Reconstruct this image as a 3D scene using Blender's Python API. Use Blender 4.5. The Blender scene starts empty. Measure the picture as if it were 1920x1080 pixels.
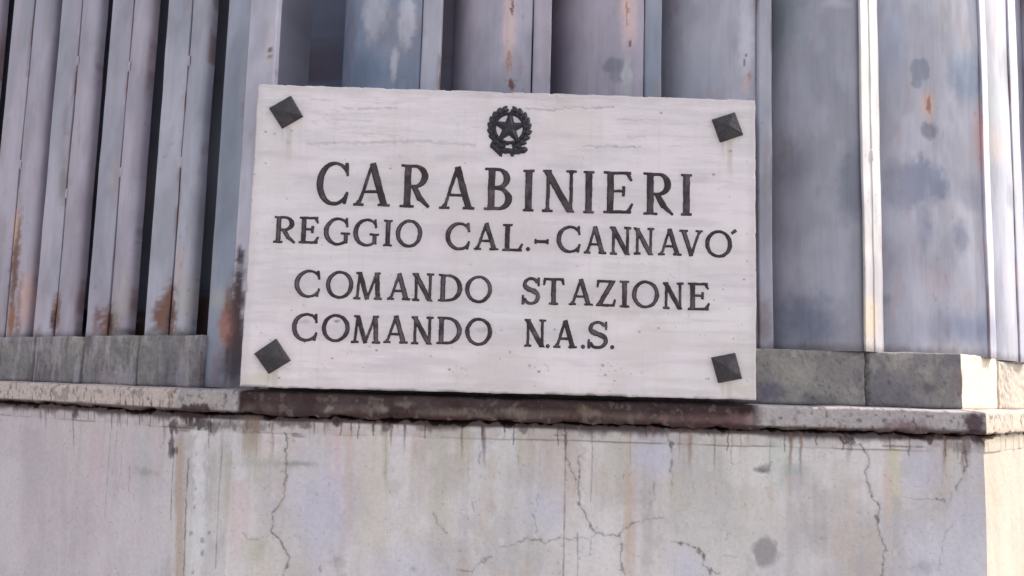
import bpy, math
import numpy as np
from mathutils import Vector, Matrix

# ------------------------------------------------------------------ camera, sky, sun, exposure
C = bpy.context.scene.collection
sc = bpy.context.scene
F = 1650.0                       # focal length in photo pixels (1920 wide)
EYE = np.array([0.0, -1.65, 1.5])
PITCH, ROLL = math.atan(185 / F), 0.0276
_f = np.array([0, math.cos(PITCH), math.sin(PITCH)])
_u0 = np.array([0, -math.sin(PITCH), math.cos(PITCH)])
_r0 = np.array([1.0, 0, 0])
UPV = math.cos(ROLL) * _u0 - math.sin(ROLL) * _r0
RT = math.cos(ROLL) * _r0 + math.sin(ROLL) * _u0
cam_d = bpy.data.cameras.new('camera')
cam_d.sensor_width = 36; cam_d.lens = F / 1920 * 36
cam_d.clip_start = 0.01; cam_d.clip_end = 5000
cam = bpy.data.objects.new('camera', cam_d); C.objects.link(cam)
M = Matrix(((RT[0], UPV[0], -_f[0], EYE[0]), (RT[1], UPV[1], -_f[1], EYE[1]),
            (RT[2], UPV[2], -_f[2], EYE[2]), (0, 0, 0, 1)))
cam.matrix_world = M
sc.camera = cam

SUN_EL, SUN_AZ = 44.0, -12.5    # azimuth: degrees in front of the wall plane (negative: behind it), coming from the right (+x)
w = bpy.data.worlds.new('World'); sc.world = w; w.use_nodes = True
nt = w.node_tree; nt.nodes.clear()
sky = nt.nodes.new('ShaderNodeTexSky'); sky.sky_type = 'NISHITA'; sky.sun_disc = False
sky.sun_elevation = math.radians(SUN_EL)
sky.sun_rotation = math.radians(90 + SUN_AZ)
sky.dust_density = 3.0; sky.air_density = 1.0; sky.ozone_density = 0.6
bg = nt.nodes.new('ShaderNodeBackground'); bg.inputs[1].default_value = 0.14
ow = nt.nodes.new('ShaderNodeOutputWorld')
hs = nt.nodes.new('ShaderNodeHueSaturation'); hs.inputs['Saturation'].default_value = .28   # thin high haze: a pale sky
nt.links.new(sky.outputs[0], hs.inputs['Color']); nt.links.new(hs.outputs[0], bg.inputs[0]); nt.links.new(bg.outputs[0], ow.inputs[0])
sl = bpy.data.lights.new('sun', 'SUN'); sl.energy = 2.0; sl.angle = math.radians(0.5); sl.color = (1, 0.89, 0.76)
so = bpy.data.objects.new('sun', sl); C.objects.link(so)
el, az = math.radians(SUN_EL), math.radians(SUN_AZ)
tosun = Vector((math.cos(el) * math.cos(az), -math.cos(el) * math.sin(az), math.sin(el)))
so.rotation_euler = tosun.to_track_quat('Z', 'Y').to_euler()
so.location = (3, -3, 5)
sc.view_settings.view_transform = 'Standard'
try: sc.view_settings.look = 'None'
except Exception: pass
sc.view_settings.exposure = 1.28
sc.view_settings.gamma = 1

# ------------------------------------------------------------------ helpers: geometry of the place
def ray(px, py):
    return _f * F + RT * (px - 960) + UPV * (540 - py)
def at(px, py, Y):
    """point of the place seen at photo pixel px, py on the plane y = Y"""
    r = ray(px, py); return EYE + r * ((Y - EYE[1]) / r[1])
LA, RA = math.radians(32), math.radians(46)        # the wall turns away at both ends
XL = at(437, 760, 0.015)[0] - 0.015 * math.tan(LA / 2)
XR = at(1849, 790, 0.015)[0] + 0.015 * math.tan(RA / 2)
def xl(d): return XL + d * math.tan(LA / 2)
def xr(d): return XR - d * math.tan(RA / 2)
def pos(s, d):
    """s runs along the wall (equals x on the middle stretch), d is the depth behind the sign plane"""
    s = np.asarray(s, float); d = np.asarray(d, float) + 0 * s
    a, b = XL + d * math.tan(LA / 2), XR - d * math.tan(RA / 2)
    t = np.clip((s - XL) / (XR - XL), 0, 1)
    x = a + (b - a) * t; y = d.copy()
    l = np.clip(XL - s, 0, None); r = np.clip(s - XR, 0, None)
    return x - l * math.cos(LA) + r * math.cos(RA), y + l * math.sin(LA) + r * math.sin(RA)
def sz(px, py, d):
    p = at(px, py, d)
    if p[0] < xl(d):
        r = ray(px, py); n = np.array([-math.sin(LA), -math.cos(LA), 0]); c = np.array([xl(d), d, 0])
        p = EYE + r * (np.dot(c - EYE, n) / np.dot(r, n))
        return XL - math.hypot(p[0] - xl(d), p[1] - d), p[2]
    if p[0] > xr(d):
        r = ray(px, py); n = np.array([math.sin(RA), -math.cos(RA), 0]); c = np.array([xr(d), d, 0])
        p = EYE + r * (np.dot(c - EYE, n) / np.dot(r, n))
        return XR + math.hypot(p[0] - xr(d), p[1] - d), p[2]
    return XL + (p[0] - xl(d)) / (xr(d) - xl(d)) * (XR - XL), p[2]

# ------------------------------------------------------------------ helpers: noise and marks
def _h(i, j, k):
    v = (i.astype(np.int64) * 374761393 + j.astype(np.int64) * 668265263 + k * 1442695041) & 0xffffffff
    v = ((v ^ (v >> 13)) * 1274126177) & 0xffffffff
    v = ((v ^ (v >> 16)) * 2246822519) & 0xffffffff
    return ((v ^ (v >> 15)) & 0xffffff) / float(0xffffff)
def vn(x, y, k=0):
    x = np.asarray(x, float); y = np.asarray(y, float) + 0 * x
    i, j = np.floor(x), np.floor(y); u, v = x - i, y - j
    u = u * u * (3 - 2 * u); v = v * v * (3 - 2 * v)
    a = _h(i, j, k); b = _h(i + 1, j, k); c = _h(i, j + 1, k); d = _h(i + 1, j + 1, k)
    return (a + (b - a) * u) * (1 - v) + (c + (d - c) * u) * v
def fbm(x, y, k=0, o=4):
    r, a, t = 0, .5, 0
    for q in range(o):
        r = r + a * vn(x * 2 ** q + 17.3 * q, y * 2 ** q + 5.1 * q, k + q); t += a; a *= .55
    return r / t
def ss(a, b, x):
    t = np.clip((x - a) / (b - a), 0, 1); return t * t * (3 - 2 * t)
def lin(r, g, b, k=1.0):
    c = np.array([r, g, b], float) / 255
    return np.where(c <= .04045, c / 12.92, ((c + .055) / 1.055) ** 2.4) * k
class Paint:
    """albedo and relief over the vertices of one surface; marks are given where they stand in the photo"""
    def __init__(self, s, z, d, base):
        self.s, self.z, self.d = s, z, d
        self.c = np.ones((s.size, 3)) * base
        self.g = np.zeros(s.size)
        self.k = (1.65 + d) / F * 1.0
        self.ws = s + (fbm(s * 60, z * 60, 91) - .5) * .012 + (fbm(s * 240, z * 240, 93, 2) - .5) * .004
        self.wz = z + (fbm(s * 60, z * 60, 95) - .5) * .012 + (fbm(s * 240, z * 240, 97, 2) - .5) * .004
    def mix(self, m, col):
        m = np.clip(m, 0, 1)[:, None]; self.c = self.c * (1 - m) + np.asarray(col) * m
    def mul(self, m): self.c = self.c * m[:, None]
    def blob(self, px, py, rx, ry, col, a=1., soft=.6, rag=.4, warp=True):
        s0, z0 = sz(px, py, self.d); k = self.k; rx = rx * max(1, abs(sz(px + 3, py, self.d)[0] - sz(px - 3, py, self.d)[0]) / (6 * k))
        if getattr(self, 'flaky', 0): rag = rag * .55
        ex_ = 1.6 + rag
        I = np.where((np.abs(self.s - s0) < rx * k * ex_ + .012) & (np.abs(self.z - z0) < ry * k * ex_ + .012))[0]
        if not len(I): return
        fs, fz = self.s[I], self.z[I]; S, Z = (self.ws[I], self.wz[I]) if warp else (fs, fz)
        r = np.hypot((S - s0) / (rx * k), (Z - z0) / (ry * k))
        r = r + (fbm(fs * 110, fz * 70, int(px * 3 + py)) - .5) * rag * 2
        m = a * (1 - ss(1 - soft, 1 + soft * .5, r))
        if getattr(self, 'flaky', 0) and np.max(col[0] / (col[2] + 1e-6)) > 1.7: m = np.clip(m * 1.25, 0, 1) * ss(.30, .50, fbm(fs * 330, fz * 90, int(px)) * .6 + m * .35)
        m = np.clip(m, 0, 1)[:, None]; self.c[I] = self.c[I] * (1 - m) + np.asarray(col) * m
    def streak(self, px, y0, y1, wd, col, a=1., px1=None, rag=.5):
        """a run of dirt or rust: strongest at the top, fading downwards (y1 below y0) or upwards"""
        px1 = px if px1 is None else px1
        s0, z0 = sz(px, y0, self.d); s1, z1 = sz(px1, y1, self.d); k = self.k
        t = (self.z - z0) / (z1 - z0); S = s0 + (s1 - s0) * t
        n = fbm(self.s * 400, self.z * 14, int(px + y0)); 
        across = 1 - ss(.3, 1.2, np.abs(self.ws * .4 + self.s * .6 - S) / (wd * k) + (n - .5) * rag)
        m = across * ss(-.03, .04, t) * (1 - ss(.35, 1.0, t + (n - .5) * .5))
        self.mix(a * m, col)
    def line(self, pts, wd, col, a=1., depth=0., jag=1., soft=.6):
        P = [sz(x, y, self.d) for x, y in pts]; k = self.k; wd = wd * k
        lo = min(p[0] for p in P) - .02, min(p[1] for p in P) - .02
        hi = max(p[0] for p in P) + .02, max(p[1] for p in P) + .02
        I = np.where((self.s > lo[0]) & (self.s < hi[0]) & (self.z > lo[1]) & (self.z < hi[1]))[0]
        if not len(I): return
        s, z = self.s[I], self.z[I]
        X = s + ((fbm(s * 130, z * 130, 7, 3) - .5) * .009 + (vn(s * 500, z * 500, 4) - .5) * .0012) * jag
        Y = z + ((fbm(s * 130, z * 130, 8, 3) - .5) * .009) * jag
        D = np.full(len(I), 9.)
        for (x0, y0), (x1, y1) in zip(P, P[1:]):
            dx, dy = x1 - x0, y1 - y0; t = np.clip(((X - x0) * dx + (Y - y0) * dy) / (dx * dx + dy * dy + 1e-12), 0, 1)
            D = np.minimum(D, np.hypot(X - x0 - t * dx, Y - y0 - t * dy))
        wv = wd * (.3 + 1.5 * fbm(s * 80, z * 80, 12, 3) ** 1.3)
        m = np.clip(1 - ss(wv * (1 - soft), wv * (1 + soft), D), 0, 1) * (.55 + .6 * vn(s * 90, z * 90, 15))
        m = np.clip(m, 0, 1)
        self.c[I] = self.c[I] * (1 - a * m[:, None]) + np.asarray(col) * a * m[:, None]
        self.g[I] += m * depth

# ------------------------------------------------------------------ helpers: objects and materials
def tag(o, label=None, cat=None, group=None, kind=None):
    if label: o['label'] = label
    if cat: o['category'] = cat
    if group: o['group'] = group
    if kind: o['kind'] = kind
    return o
def empty(name, loc=(0, 0, 0)):
    o = bpy.data.objects.new(name, None); C.objects.link(o); o.location = loc; o.empty_display_size = .1
    return o
def mesh(name, V, Fc, mat, parent=None, col=None, smooth=True):
    me = bpy.data.meshes.new(name)
    V = np.asarray(V, float)
    if parent is not None: V = V - np.array(parent_origin(parent))
    if isinstance(Fc, np.ndarray):
        n, m = Fc.shape
        me.vertices.add(len(V)); me.vertices.foreach_set('co', V.ravel())
        me.loops.add(n * m); me.loops.foreach_set('vertex_index', Fc.ravel().astype(np.int32))
        me.polygons.add(n); me.polygons.foreach_set('loop_start', np.arange(0, n * m, m, dtype=np.int32))
        me.update(calc_edges=True)
    else:
        me.from_pydata([tuple(v) for v in V], [], Fc); me.update()
    me.validate()
    if col is not None:
        a = me.attributes.new('albedo', 'FLOAT_COLOR', 'POINT')
        a.data.foreach_set('color', np.c_[np.clip(col, 0.004, .95), np.ones(len(V))].ravel().astype(np.float32))
    if smooth: me.polygons.foreach_set('use_smooth', np.ones(len(me.polygons), bool))
    me.materials.append(mat)
    o = bpy.data.objects.new(name, me); C.objects.link(o)
    if parent is not None: o.parent = parent
    return o
def parent_origin(p):
    l = Vector((0, 0, 0))
    while p is not None: l = l + p.location; p = p.parent
    return tuple(l)
def grid_faces(nr, nc, flip=False):
    i = np.arange(nr * nc).reshape(nr, nc)
    a, b, c, d = i[:-1, :-1].ravel(), i[:-1, 1:].ravel(), i[1:, 1:].ravel(), i[1:, :-1].ravel()
    return np.stack([a, d, c, b] if flip else [a, b, c, d], 1)
def material(name, rough=.8, spec=.3, bump=.15, scale=300, var=.12, stretch=(1, 1, 1), attr=True, color=(.5, .5, .5), metal=0., fine=1400):
    m = bpy.data.materials.new(name); m.use_nodes = True; n = m.node_tree; N = n.nodes; L = n.links; N.clear()
    out = N.new('ShaderNodeOutputMaterial'); b = N.new('ShaderNodeBsdfPrincipled'); L.new(b.outputs[0], out.inputs[0])
    tc = N.new('ShaderNodeTexCoord'); mp = N.new('ShaderNodeMapping'); mp.inputs['Scale'].default_value = stretch
    L.new(tc.outputs['Object'], mp.inputs[0])
    n1 = N.new('ShaderNodeTexNoise'); n1.inputs['Scale'].default_value = scale; n1.inputs['Detail'].default_value = 6; n1.inputs['Roughness'].default_value = .65
    L.new(mp.outputs[0], n1.inputs['Vector'])
    n2 = N.new('ShaderNodeTexNoise'); n2.inputs['Scale'].default_value = fine; n2.inputs['Detail'].default_value = 3
    L.new(mp.outputs[0], n2.inputs['Vector'])
    rg = N.new('ShaderNodeMapRange'); rg.inputs['From Min'].default_value = .3; rg.inputs['From Max'].default_value = .7
    rg.inputs['To Min'].default_value = 1 - var; rg.inputs['To Max'].default_value = 1 + var
    L.new(n1.outputs[0], rg.inputs[0])
    mx = N.new('ShaderNodeVectorMath'); mx.operation = 'SCALE'
    if attr:
        at_ = N.new('ShaderNodeAttribute'); at_.attribute_name = 'albedo'; L.new(at_.outputs['Color'], mx.inputs[0])
    else: mx.inputs[0].default_value = color[:3]
    L.new(rg.outputs[0], mx.inputs['Scale']); L.new(mx.outputs[0], b.inputs['Base Color'])
    b.inputs['Specular IOR Level'].default_value = spec; b.inputs['Metallic'].default_value = metal
    r2 = N.new('ShaderNodeMapRange'); r2.inputs['To Min'].default_value = rough - .12; r2.inputs['To Max'].default_value = min(1, rough + .12)
    L.new(n1.outputs[0], r2.inputs[0]); L.new(r2.outputs[0], b.inputs['Roughness'])
    ad = N.new('ShaderNodeMath'); ad.operation = 'MULTIPLY_ADD'; ad.inputs[1].default_value = .35
    L.new(n2.outputs[0], ad.inputs[0]); L.new(n1.outputs[0], ad.inputs[2])
    bp = N.new('ShaderNodeBump'); bp.inputs['Strength'].default_value = bump; bp.inputs['Distance'].default_value = .002
    L.new(ad.outputs[0], bp.inputs['Height']); L.new(bp.outputs[0], b.inputs['Normal'])
    return m
MP = material('weathered_plaster', .92, .2, .55, 110, .07)
MC = material('old_concrete', .92, .2, .6, 130, .16)
MF = material('weathered_grey_paint', .55, .4, .12, 60, .05, (1, 1, .25))
MS = material('marble', .6, .35, .10, 120, .025, (1, 1, 2.2))
ML = material('black_letter_paint', .75, .25, .3, 260, .22)
ME = material('black_cast_metal', .5, .4, .35, 300, .25)

# ------------------------------------------------------------------ heights of the place
Z_CAPTOP = sz(1450, 760, .015)[1]
Z_CAPBOT = sz(1450, 804, .015)[1]
Z_WALLTOP = sz(1450, 811, .024)[1]
Z_CURBTOP = sz(1640, 659, .06)[1]
D_CAP, D_WALL, D_CURB, D_FENCE = .015, .022, .062, .074

# ------------------------------------------------------------------ ground and pavement
def sheet(name, x0, x1, y0, y1, z, mat):
    o = mesh(name, [(x0, y0, z), (x1, y0, z), (x1, y1, z), (x0, y1, z)], [(0, 1, 2, 3)], mat, smooth=False)
    return tag(o, kind='structure')
MG = material('asphalt', .95, .2, .5, 40, .2, attr=False, color=(.07, .068, .066), fine=300)
MV = material('pavement_concrete', .9, .2, .5, 12, .14, attr=False, color=(.30, .28, .26), fine=160)
sheet('ground', -600, 600, -600, 600, -.12, MG)
pv = []
for a in (0,):
    V = [(-40, -3.2, -.12), (40, -3.2, -.12), (40, -3.2, 0), (-40, -3.2, 0), (40, 40, 0), (-40, 40, 0)]
    tag(mesh('pavement', V, [(0, 1, 2, 3), (3, 2, 4, 5)], MV, smooth=False), kind='structure')

# ------------------------------------------------------------------ sweeps along the wall
def srange(lo, hi, fine):
    """sample positions along the wall, fine where the photo sees it, with the corners always sampled"""
    a = np.arange(-1.28, 1.22, fine)
    l = -1.28 - np.cumsum(np.geomspace(fine, .25, 40)); r = 1.22 + np.cumsum(np.geomspace(fine, .25, 40))
    s = np.unique(np.r_[l, a, r, XL, XR]); s = s[(s > lo) & (s < hi)]
    return np.unique(np.r_[lo, s, hi])
def sweep(name, S, prof, mat, parent, paint, d0, disp=None, caps=True):
    prof = np.array(prof, float); nr, nc = len(prof), len(S)
    s = np.tile(S, nr); d = np.repeat(prof[:, 0], nc); z = np.repeat(prof[:, 1], nc)
    if disp: s, d, z = disp(s, d, z)
    P = Paint(s, z, d0, (.4, .4, .4)); paint(P, d)
    x, y = pos(s, d + P.g)
    V = np.c_[x, y, z]; Fc = grid_faces(nr, nc)
    col = P.c
    o = mesh(name, V, Fc, mat, parent, col)
    return o

# colours (albedo) of the materials, some sun and shade painted in further down
K = 1.15
PLAST = lin(184, 179, 183, K)
wall = empty('plastered_wall', (0, D_WALL, 0))
tag(wall, 'old off-white plastered wall with cracks and dirt runs under the sign', 'wall')

CRACKS = [
 ([(537,812),(535,858),(538,876),(533,911),(535,929),(524,946),(512,960),(509,999),(524,1010),(535,1034),(542,1045),(538,1066),(530,1082)], 2.0, .85),
 ([(1039,815),(1061,816),(1061,860),(1070,880),(1079,897)], 1.8, .8),
 ([(1079,897),(1078,925)], 1.2, .35),
 ([(1085,800),(1088,818),(1095,817)], 1.6, .8),
 ([(1085,856),(1085,945),(1093,957),(1101,973),(1116,998),(1126,1001),(1145,1004),(1162,1004),(1165,1017),(1165,1061),(1171,1082)], 1.9, .8),
 ([(1162,1004),(1170,992),(1186,981),(1214,975),(1242,971)], 1.7, .75),
 ([(1214,974),(1217,951),(1220,941),(1228,935),(1225,922),(1227,907)], 1.5, .6),
 ([(1250,806),(1252,822),(1261,838),(1259,885)], 2.0, .8),
 ([(1262,890),(1259,910)], 1.4, .4),
 ([(1116,998),(1108,1008),(1107,1039)], 1.5, .6),
 ([(940,1025),(971,1019),(987,1007),(1001,1015),(1011,1014),(1017,1020),(1047,1009),(1079,1011)], 1.7, .7),
 ([(998,1014),(1012,1013)], 3.0, .7),
 ([(1088,1008),(1104,1011)], 1.3, .5),
 ([(997,963),(1005,986),(1008,1007)], 1.8, .5),
 ([(1258,1015),(1290,1020),(1318,1036),(1319,1058),(1329,1069),(1349,1074)], 1.9, .7),
 ([(1577,812),(1587,831),(1615,836),(1621,850),(1631,860),(1621,888),(1623,900),(1631,916),(1636,935),(1650,948),(1645,967),(1645,989),(1655,1014),(1662,1030),(1656,1049),(1653,1082)], 2.1, .8),
 ([(1662,1033),(1675,1038),(1688,1037)], 1.9, .7),
 ([(1806,837),(1812,866),(1810,875),(1800,900),(1793,916)], 3.0, .85),
 ([(1793,916),(1784,925),(1782,940)], 1.8, .6),
 ([(1690,935),(1755,936)], 1.3, .25), ([(1753,935),(1770,939)], 1.8, .7),
 ([(1784,985),(1771,1001),(1766,1030),(1760,1067)], 1.5, .5),
 ([(815,962),(818,978),(828,990),(839,999)], 1.7, .6),
 ([(901,837),(899,869)], 1.7, .5), ([(883,936),(889,960)], 1.6, .4),
 ([(855,1068),(883,1073),(901,1055),(922,1043)], 1.7, .55),
 ([(457,1000),(468,1012),(482,1010)], 1.6, .5),
 ([(1368,868),(1372,872),(1388,866)], 1.5, .4),
 ([(1300,905),(1302,925)], 1.2, .3), ([(973,845),(971,870)], 1.6, .4), ([(1009,925),(1004,960)], 1.6, .35),
 ([(1026,842),(1027,855)], 1.6, .3), ([(591,912),(594,930)], 1.4, .35),
 ([(1340,1010),(1341,1022)], 1.3, .3), ([(1354,1042),(1380,1045)], 1.4, .35),
]
FINE = [  # straight hairlines and runs
 ([(1061,818),(1056,1082)], 1.3, .6), ([(1110,800),(1110,891),(1107,941)], 1.2, .5), ([(1083,1000),(1083,1082)], 1.2, .55),
 ([(1181,800),(1182,870)], 1.3, .35), ([(207,813),(196,969)], 1.6, .35), ([(222,795),(210,890)], 1.3, .3), ([(228,830),(226,890)], 1.2, .25),
 ([(243,875),(241,920)], 2.0, .35), ([(326,850),(323,900),(320,976)], 1.5, .8), ([(417,836),(411,917),(404,1065)], 1.6, .5),
 ([(1653,836),(1732,838)], 2.0, .75), ([(1443,815),(1444,840),(1442,870)], 1.4, .35), ([(1499,812),(1499,830)], 1.4, .5),
 ([(1788,815),(1787,900)], 1.1, .2), ([(724,812),(722,900)], 1.6, .25),
 ([(1897,850),(1894,960),(1911,1055)], 1.2, .3), ([(1862,860),(1866,1000)], 1.2, .15),
]
def wall_disp(s, d, z):
    # ragged upper edge and the thin proud band below the coping
    wt = np.clip((z - (Z_WALLTOP - .012)) / .012, 0, 1) * (d < .04)
    n = fbm(s * 55, 0 * s, 31) - .5; n2 = vn(s * 22, 0 * s, 37)
    z = z + wt * (n * .012 - .008 * ss(.74, .9, n2) + .0045 + (vn(s * 160, 0 * s, 39) - .5) * .004)
    band = Z_WALLTOP - .026 + (fbm(s * 18, 0 * s, 33) - .5) * .004
    miss = ss(.45, .55, fbm(s * 16, 0 * s, 35))
    d = d - .0022 * ss(-.0006, .0006, z - band) * (1 - miss * .8) * (z < Z_WALLTOP + .001)
    d = d + (fbm(s * 7, z * 7, 3) - .5) * .004 + (fbm(s * 60, z * 60, 5) - .5) * .0009
    return s, d, z
def wall_paint(P, d):
    s, z = P.s, P.z
    P.c = P.c * 0 + PLAST
    big = fbm(s * 3.2, z * 2.2, 41); P.mix(ss(.45, .75, big) * .6, lin(186, 178, 186, K)); P.mix(ss(.5, .8, fbm(s * 4, z * 3, 47)) * .5, lin(172, 174, 188, K))
    P.mix(ss(.5, .8, fbm(s * 5 + 9, z * 3, 53)) * .4, lin(180, 174, 166, K))
    # vertical washes of dirt
    v = fbm(s * 26, z * 1.3, 61); P.mul(1 - .10 * ss(.45, .8, v))
    v = fbm(s * 90, z * 3, 63); P.mul(1 - .06 * ss(.5, .8, v))
    P.mul(1 + .05 * (fbm(s * 50, z * 50, 65) - .5) * 2)
    m_ = fbm(s * 8, z * 6, 111); P.mul(1 - .10 * ss(.5, .66, m_) + .05 * ss(.5, .36, m_))
    m_ = fbm(s * 22, z * 16, 113); P.mix(ss(.56, .66, m_) * .28, lin(150, 146, 152, K)); P.mix(ss(.6, .7, fbm(s * 26 + 4, z * 9, 115)) * .3, lin(172, 156, 146, K))
    P.mix(ss(.5, .8, fbm(s * 60, z * 2.2, 117)) * ss(Z_WALLTOP - .25, Z_WALLTOP, z) * .45, lin(158, 140, 130, K))
    P.mix(ss(.54, .7, fbm(s * 6 + 2, z * 5, 119)) * .5, lin(200, 197, 202, K))
    # left stretch: lilac and warm
    w_, _ = sz(352, 900, P.d)
    P.mix(.55 * (1 - ss(w_ - .12, w_, s)), lin(184, 173, 182, K))
    tan, ol, pk, blu = lin(172, 150, 138, K), lin(164, 160, 146, K), lin(184, 160, 166, K), lin(176, 176, 198, K)
    wh = lin(204, 202, 208, K)
    # upright tan and brown streaks, a wide white band
    P.streak(338, 815, 1400, 17, lin(164,146,136,K), .75, 334, .7)
    P.line([(354,860),(348,960),(344,1082)], 2.2, lin(120, 98, 88), .75, jag=.5)
    P.line([(376,800),(374,900),(370,1082)], 17, wh, .8, jag=1.2, soft=.5)
    for x, y, r in ((368,915,3),(357,1000,4),(380,1012,5),(378,1040,4),(366,950,3),(393,1000,3),(362,1075,3)): P.blob(x, y, r, r * 1.3, lin(120,118,125), .6)
    for px, y0, y1, wd, c, a in ((470,795,960,16,ol,.45),(447,900,1080,22,pk,.45),(430,850,1000,14,ol,.5),(400,850,1000,14,ol,.45),(480,1010,1090,30,ol,.5),
        (633,800,1020,8,pk,.6),(655,800,1100,12,tan,.45),(700,805,1200,34,lin(184,178,174,K),.7),(723,800,960,7,ol,.6),(825,800,1090,26,ol,.5),(845,850,960,30,lin(160,156,152,K),.5),
        (870,800,900,18,ol,.6),(975,800,930,8,ol,.5),(1030,805,980,18,lin(168,158,162,K),.5),(1178,800,1200,7,tan,.35),(1180,880,1300,12,tan,.35),(1150,810,1000,30,ol,.35),
        (1262,870,1000,10,ol,.5),(1345,800,1000,60,lin(176,175,174,K),.3),(1460,815,950,30,lin(168,176,172,K),.5),(1677,835,1080,15,lin(182,178,156,K),.6),
        (1664,880,990,12,lin(190,168,168,K),.5),(1680,930,1150,10,lin(160,158,166,K),.7),(1575,860,1000,16,lin(170,166,160,K),.4),(1788,820,930,20,lin(185,180,165,K),.4),
        (180,800,1000,26,pk,.3),(60,800,1080,60,lin(160,152,158,K),.45),(270,820,1000,30,lin(168,170,176,K),.5),(120,850,1200,14,lin(164,156,162,K),.35)):
        P.streak(px, y0, y1, wd, c, a)
    for px, y, rx, ry, c, a in ((600,960,60,110,blu,.6),(1230,850,40,50,blu,.7),(1025,960,40,50,blu,.5),(1285,1065,40,40,blu,.6),(760,1080,90,60,blu,.35),(1730,880,40,70,blu,.55),(1740,1040,90,80,blu,.45),
        (1820,990,50,140,blu,.4),(520,870,80,10,lin(150,150,150,K),.5),(560,870,36,6,lin(120,122,122,K),.6),(1495,882,28,12,lin(140,150,148,K),.5),(1340,1000,90,90,lin(182,182,182,K),.4),
        (275,885,22,9,lin(140,140,142,K),.6),(340,755,30,20,tan,.2),(1290,930,60,50,lin(176,172,172,K),.4)):
        P.blob(px, y, rx, ry, c, a, .9, .4)
    # round grey stain and a small smudge
    P.blob(1435, 1035, 27, 28, lin(132, 130, 134, K), .85, .35, .25); P.blob(1545, 1010, 14, 5, lin(140,140,146,K), .5)
    P.blob(1430, 879, 13, 8, lin(95, 95, 98), .7, .7, .6); P.line([(1415,882),(1440,884),(1446,868)], 3, lin(95,95,98), .6)
    P.blob(633, 1052, 12, 14, lin(128,126,138), .5, .9, .9); P.blob(774, 1066, 10, 8, lin(128,126,134), .5, .9, .9); P.blob(602, 1067, 3, 9, lin(110,110,120), .5)
    P.blob(1730, 1065, 20, 14, lin(150,148,166), .5, .9, .6)
    # band under the coping: small vertical cracks, dirt
    bz = Z_WALLTOP - .026
    m = ss(bz - .002, bz + .002, z); P.mix(m * .35 * (fbm(s * 30, z * 30, 71) > .42), lin(150, 142, 142, K))
    bl = np.abs(z - (bz + (fbm(s * 18, 0 * s, 33) - .5) * .004))
    P.mix((1 - ss(.0003, .0022, bl)) * ss(.4, .6, vn(s * 9, 0 * s, 77)) * .6, lin(110, 104, 106))
    cell = np.floor(s / .034); cx = (cell + .15 + .7 * _h(cell, cell * 0, 5)) * .034
    dd = np.abs(s - cx + (fbm(s * 50, z * 120, 81) - .5) * .007)
    tall = bz + .02 - .03 * _h(cell, cell * 0 + 3, 9)
    m = (1 - ss(.0004, .0018, dd)) * ss(tall - .004, tall, z) * (_h(cell, cell * 0, 19) > .35)
    P.mix(m * .75, lin(80, 66, 66)); P.g += m * .001
    # dark growth hanging from the joint
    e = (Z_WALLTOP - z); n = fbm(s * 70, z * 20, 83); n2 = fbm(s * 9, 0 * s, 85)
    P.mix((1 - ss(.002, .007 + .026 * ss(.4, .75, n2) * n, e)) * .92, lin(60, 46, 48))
    dark = lin(62, 46, 50)
    for px, y, rx, ry, a in ((365,775,42,14,.95),(375,795,28,12,.85),(325,800,10,14,.8),(322,835,6,22,.75),(330,845,8,6,.6),(400,800,16,12,.6),(345,803,14,8,.5),(430,795,20,9,.5),
        (1587,822,15,11,.95),(1683,820,9,7,.8),(1740,818,12,10,.85),(1815,812,38,11,.95),(1842,826,16,14,.95),(1770,818,20,7,.8),(144,775,7,14,.8),(480,800,34,12,.5),(550,792,34,11,.7),(560,815,14,6,.5),(632,795,10,8,.9),
        (727,797,8,14,.7),(800,800,20,9,.5),(980,803,8,10,.6),(1060,805,20,8,.4)):
        P.blob(px, y, rx, ry, dark, a, .5, .7)
    P.blob(1800, 835, 50, 12, lin(120, 112, 116), .6, .8, .5)
    P.streak(470, 780, 880, 24, lin(128,108,92), .5); P.streak(1810, 815, 880, 10, lin(110,104,104), .6)
    rd = np.random.RandomState(21)
    for q in range(46):
        px = rd.uniform(10, 1840); y0 = (785 + .02 * (px - 600)) if px > 440 else 756 + px * .058
        P.streak(px, y0, y0 + 20 + 110 * rd.rand() ** 2.2, 1.5 + 5 * rd.rand() ** 2, lin(*((118, 88, 74) if rd.rand() < .6 else (96, 84, 84))), .35 + .35 * rd.rand())
    for px, l in ((210,30),(226,26),(178,16),(262,22),(90,14),(300,20),(660,26),(700,20),(905,22),(850,20),(1320,16),(1400,16),(1500,18),(760,24),(590,22)):
        P.streak(px, 785 if px > 440 else 755 + px * .055, (785 if px > 440 else 755 + px * .055) + l * 1.6, 2.4, lin(92,72,70), .8)
    CK = lin(78, 74, 80)
    for pts, wd, a in CRACKS: P.line(pts, wd * 2.4, lin(150,146,150,K), a * .3); P.line(pts, wd * .66, CK, a * .75, .0008)
    rc = np.random.RandomState(12)
    for pts, wd, a in CRACKS:
        if wd < 1.8: continue
        for (x0, y0), (x1, y1) in zip(pts, pts[1:]):
            if rc.rand() < .55:
                t = rc.rand(); r_ = 1.6 + 3.2 * rc.rand() ** 2
                P.blob(x0 + (x1 - x0) * t + rc.uniform(-2, 2), y0 + (y1 - y0) * t, r_, r_ * 1.4, lin(*( (104,98,100) if rc.rand() < .6 else (196,190,190))), .7, .5, .8)
    for pts, wd, a in FINE: P.line(pts, wd * .9, lin(92,86,92), a, .0004, jag=.12)
    P.mul(1 - .25 * (1 - ss(.19, .24, fbm(s * 200, z * 200, 101, 3))))
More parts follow.
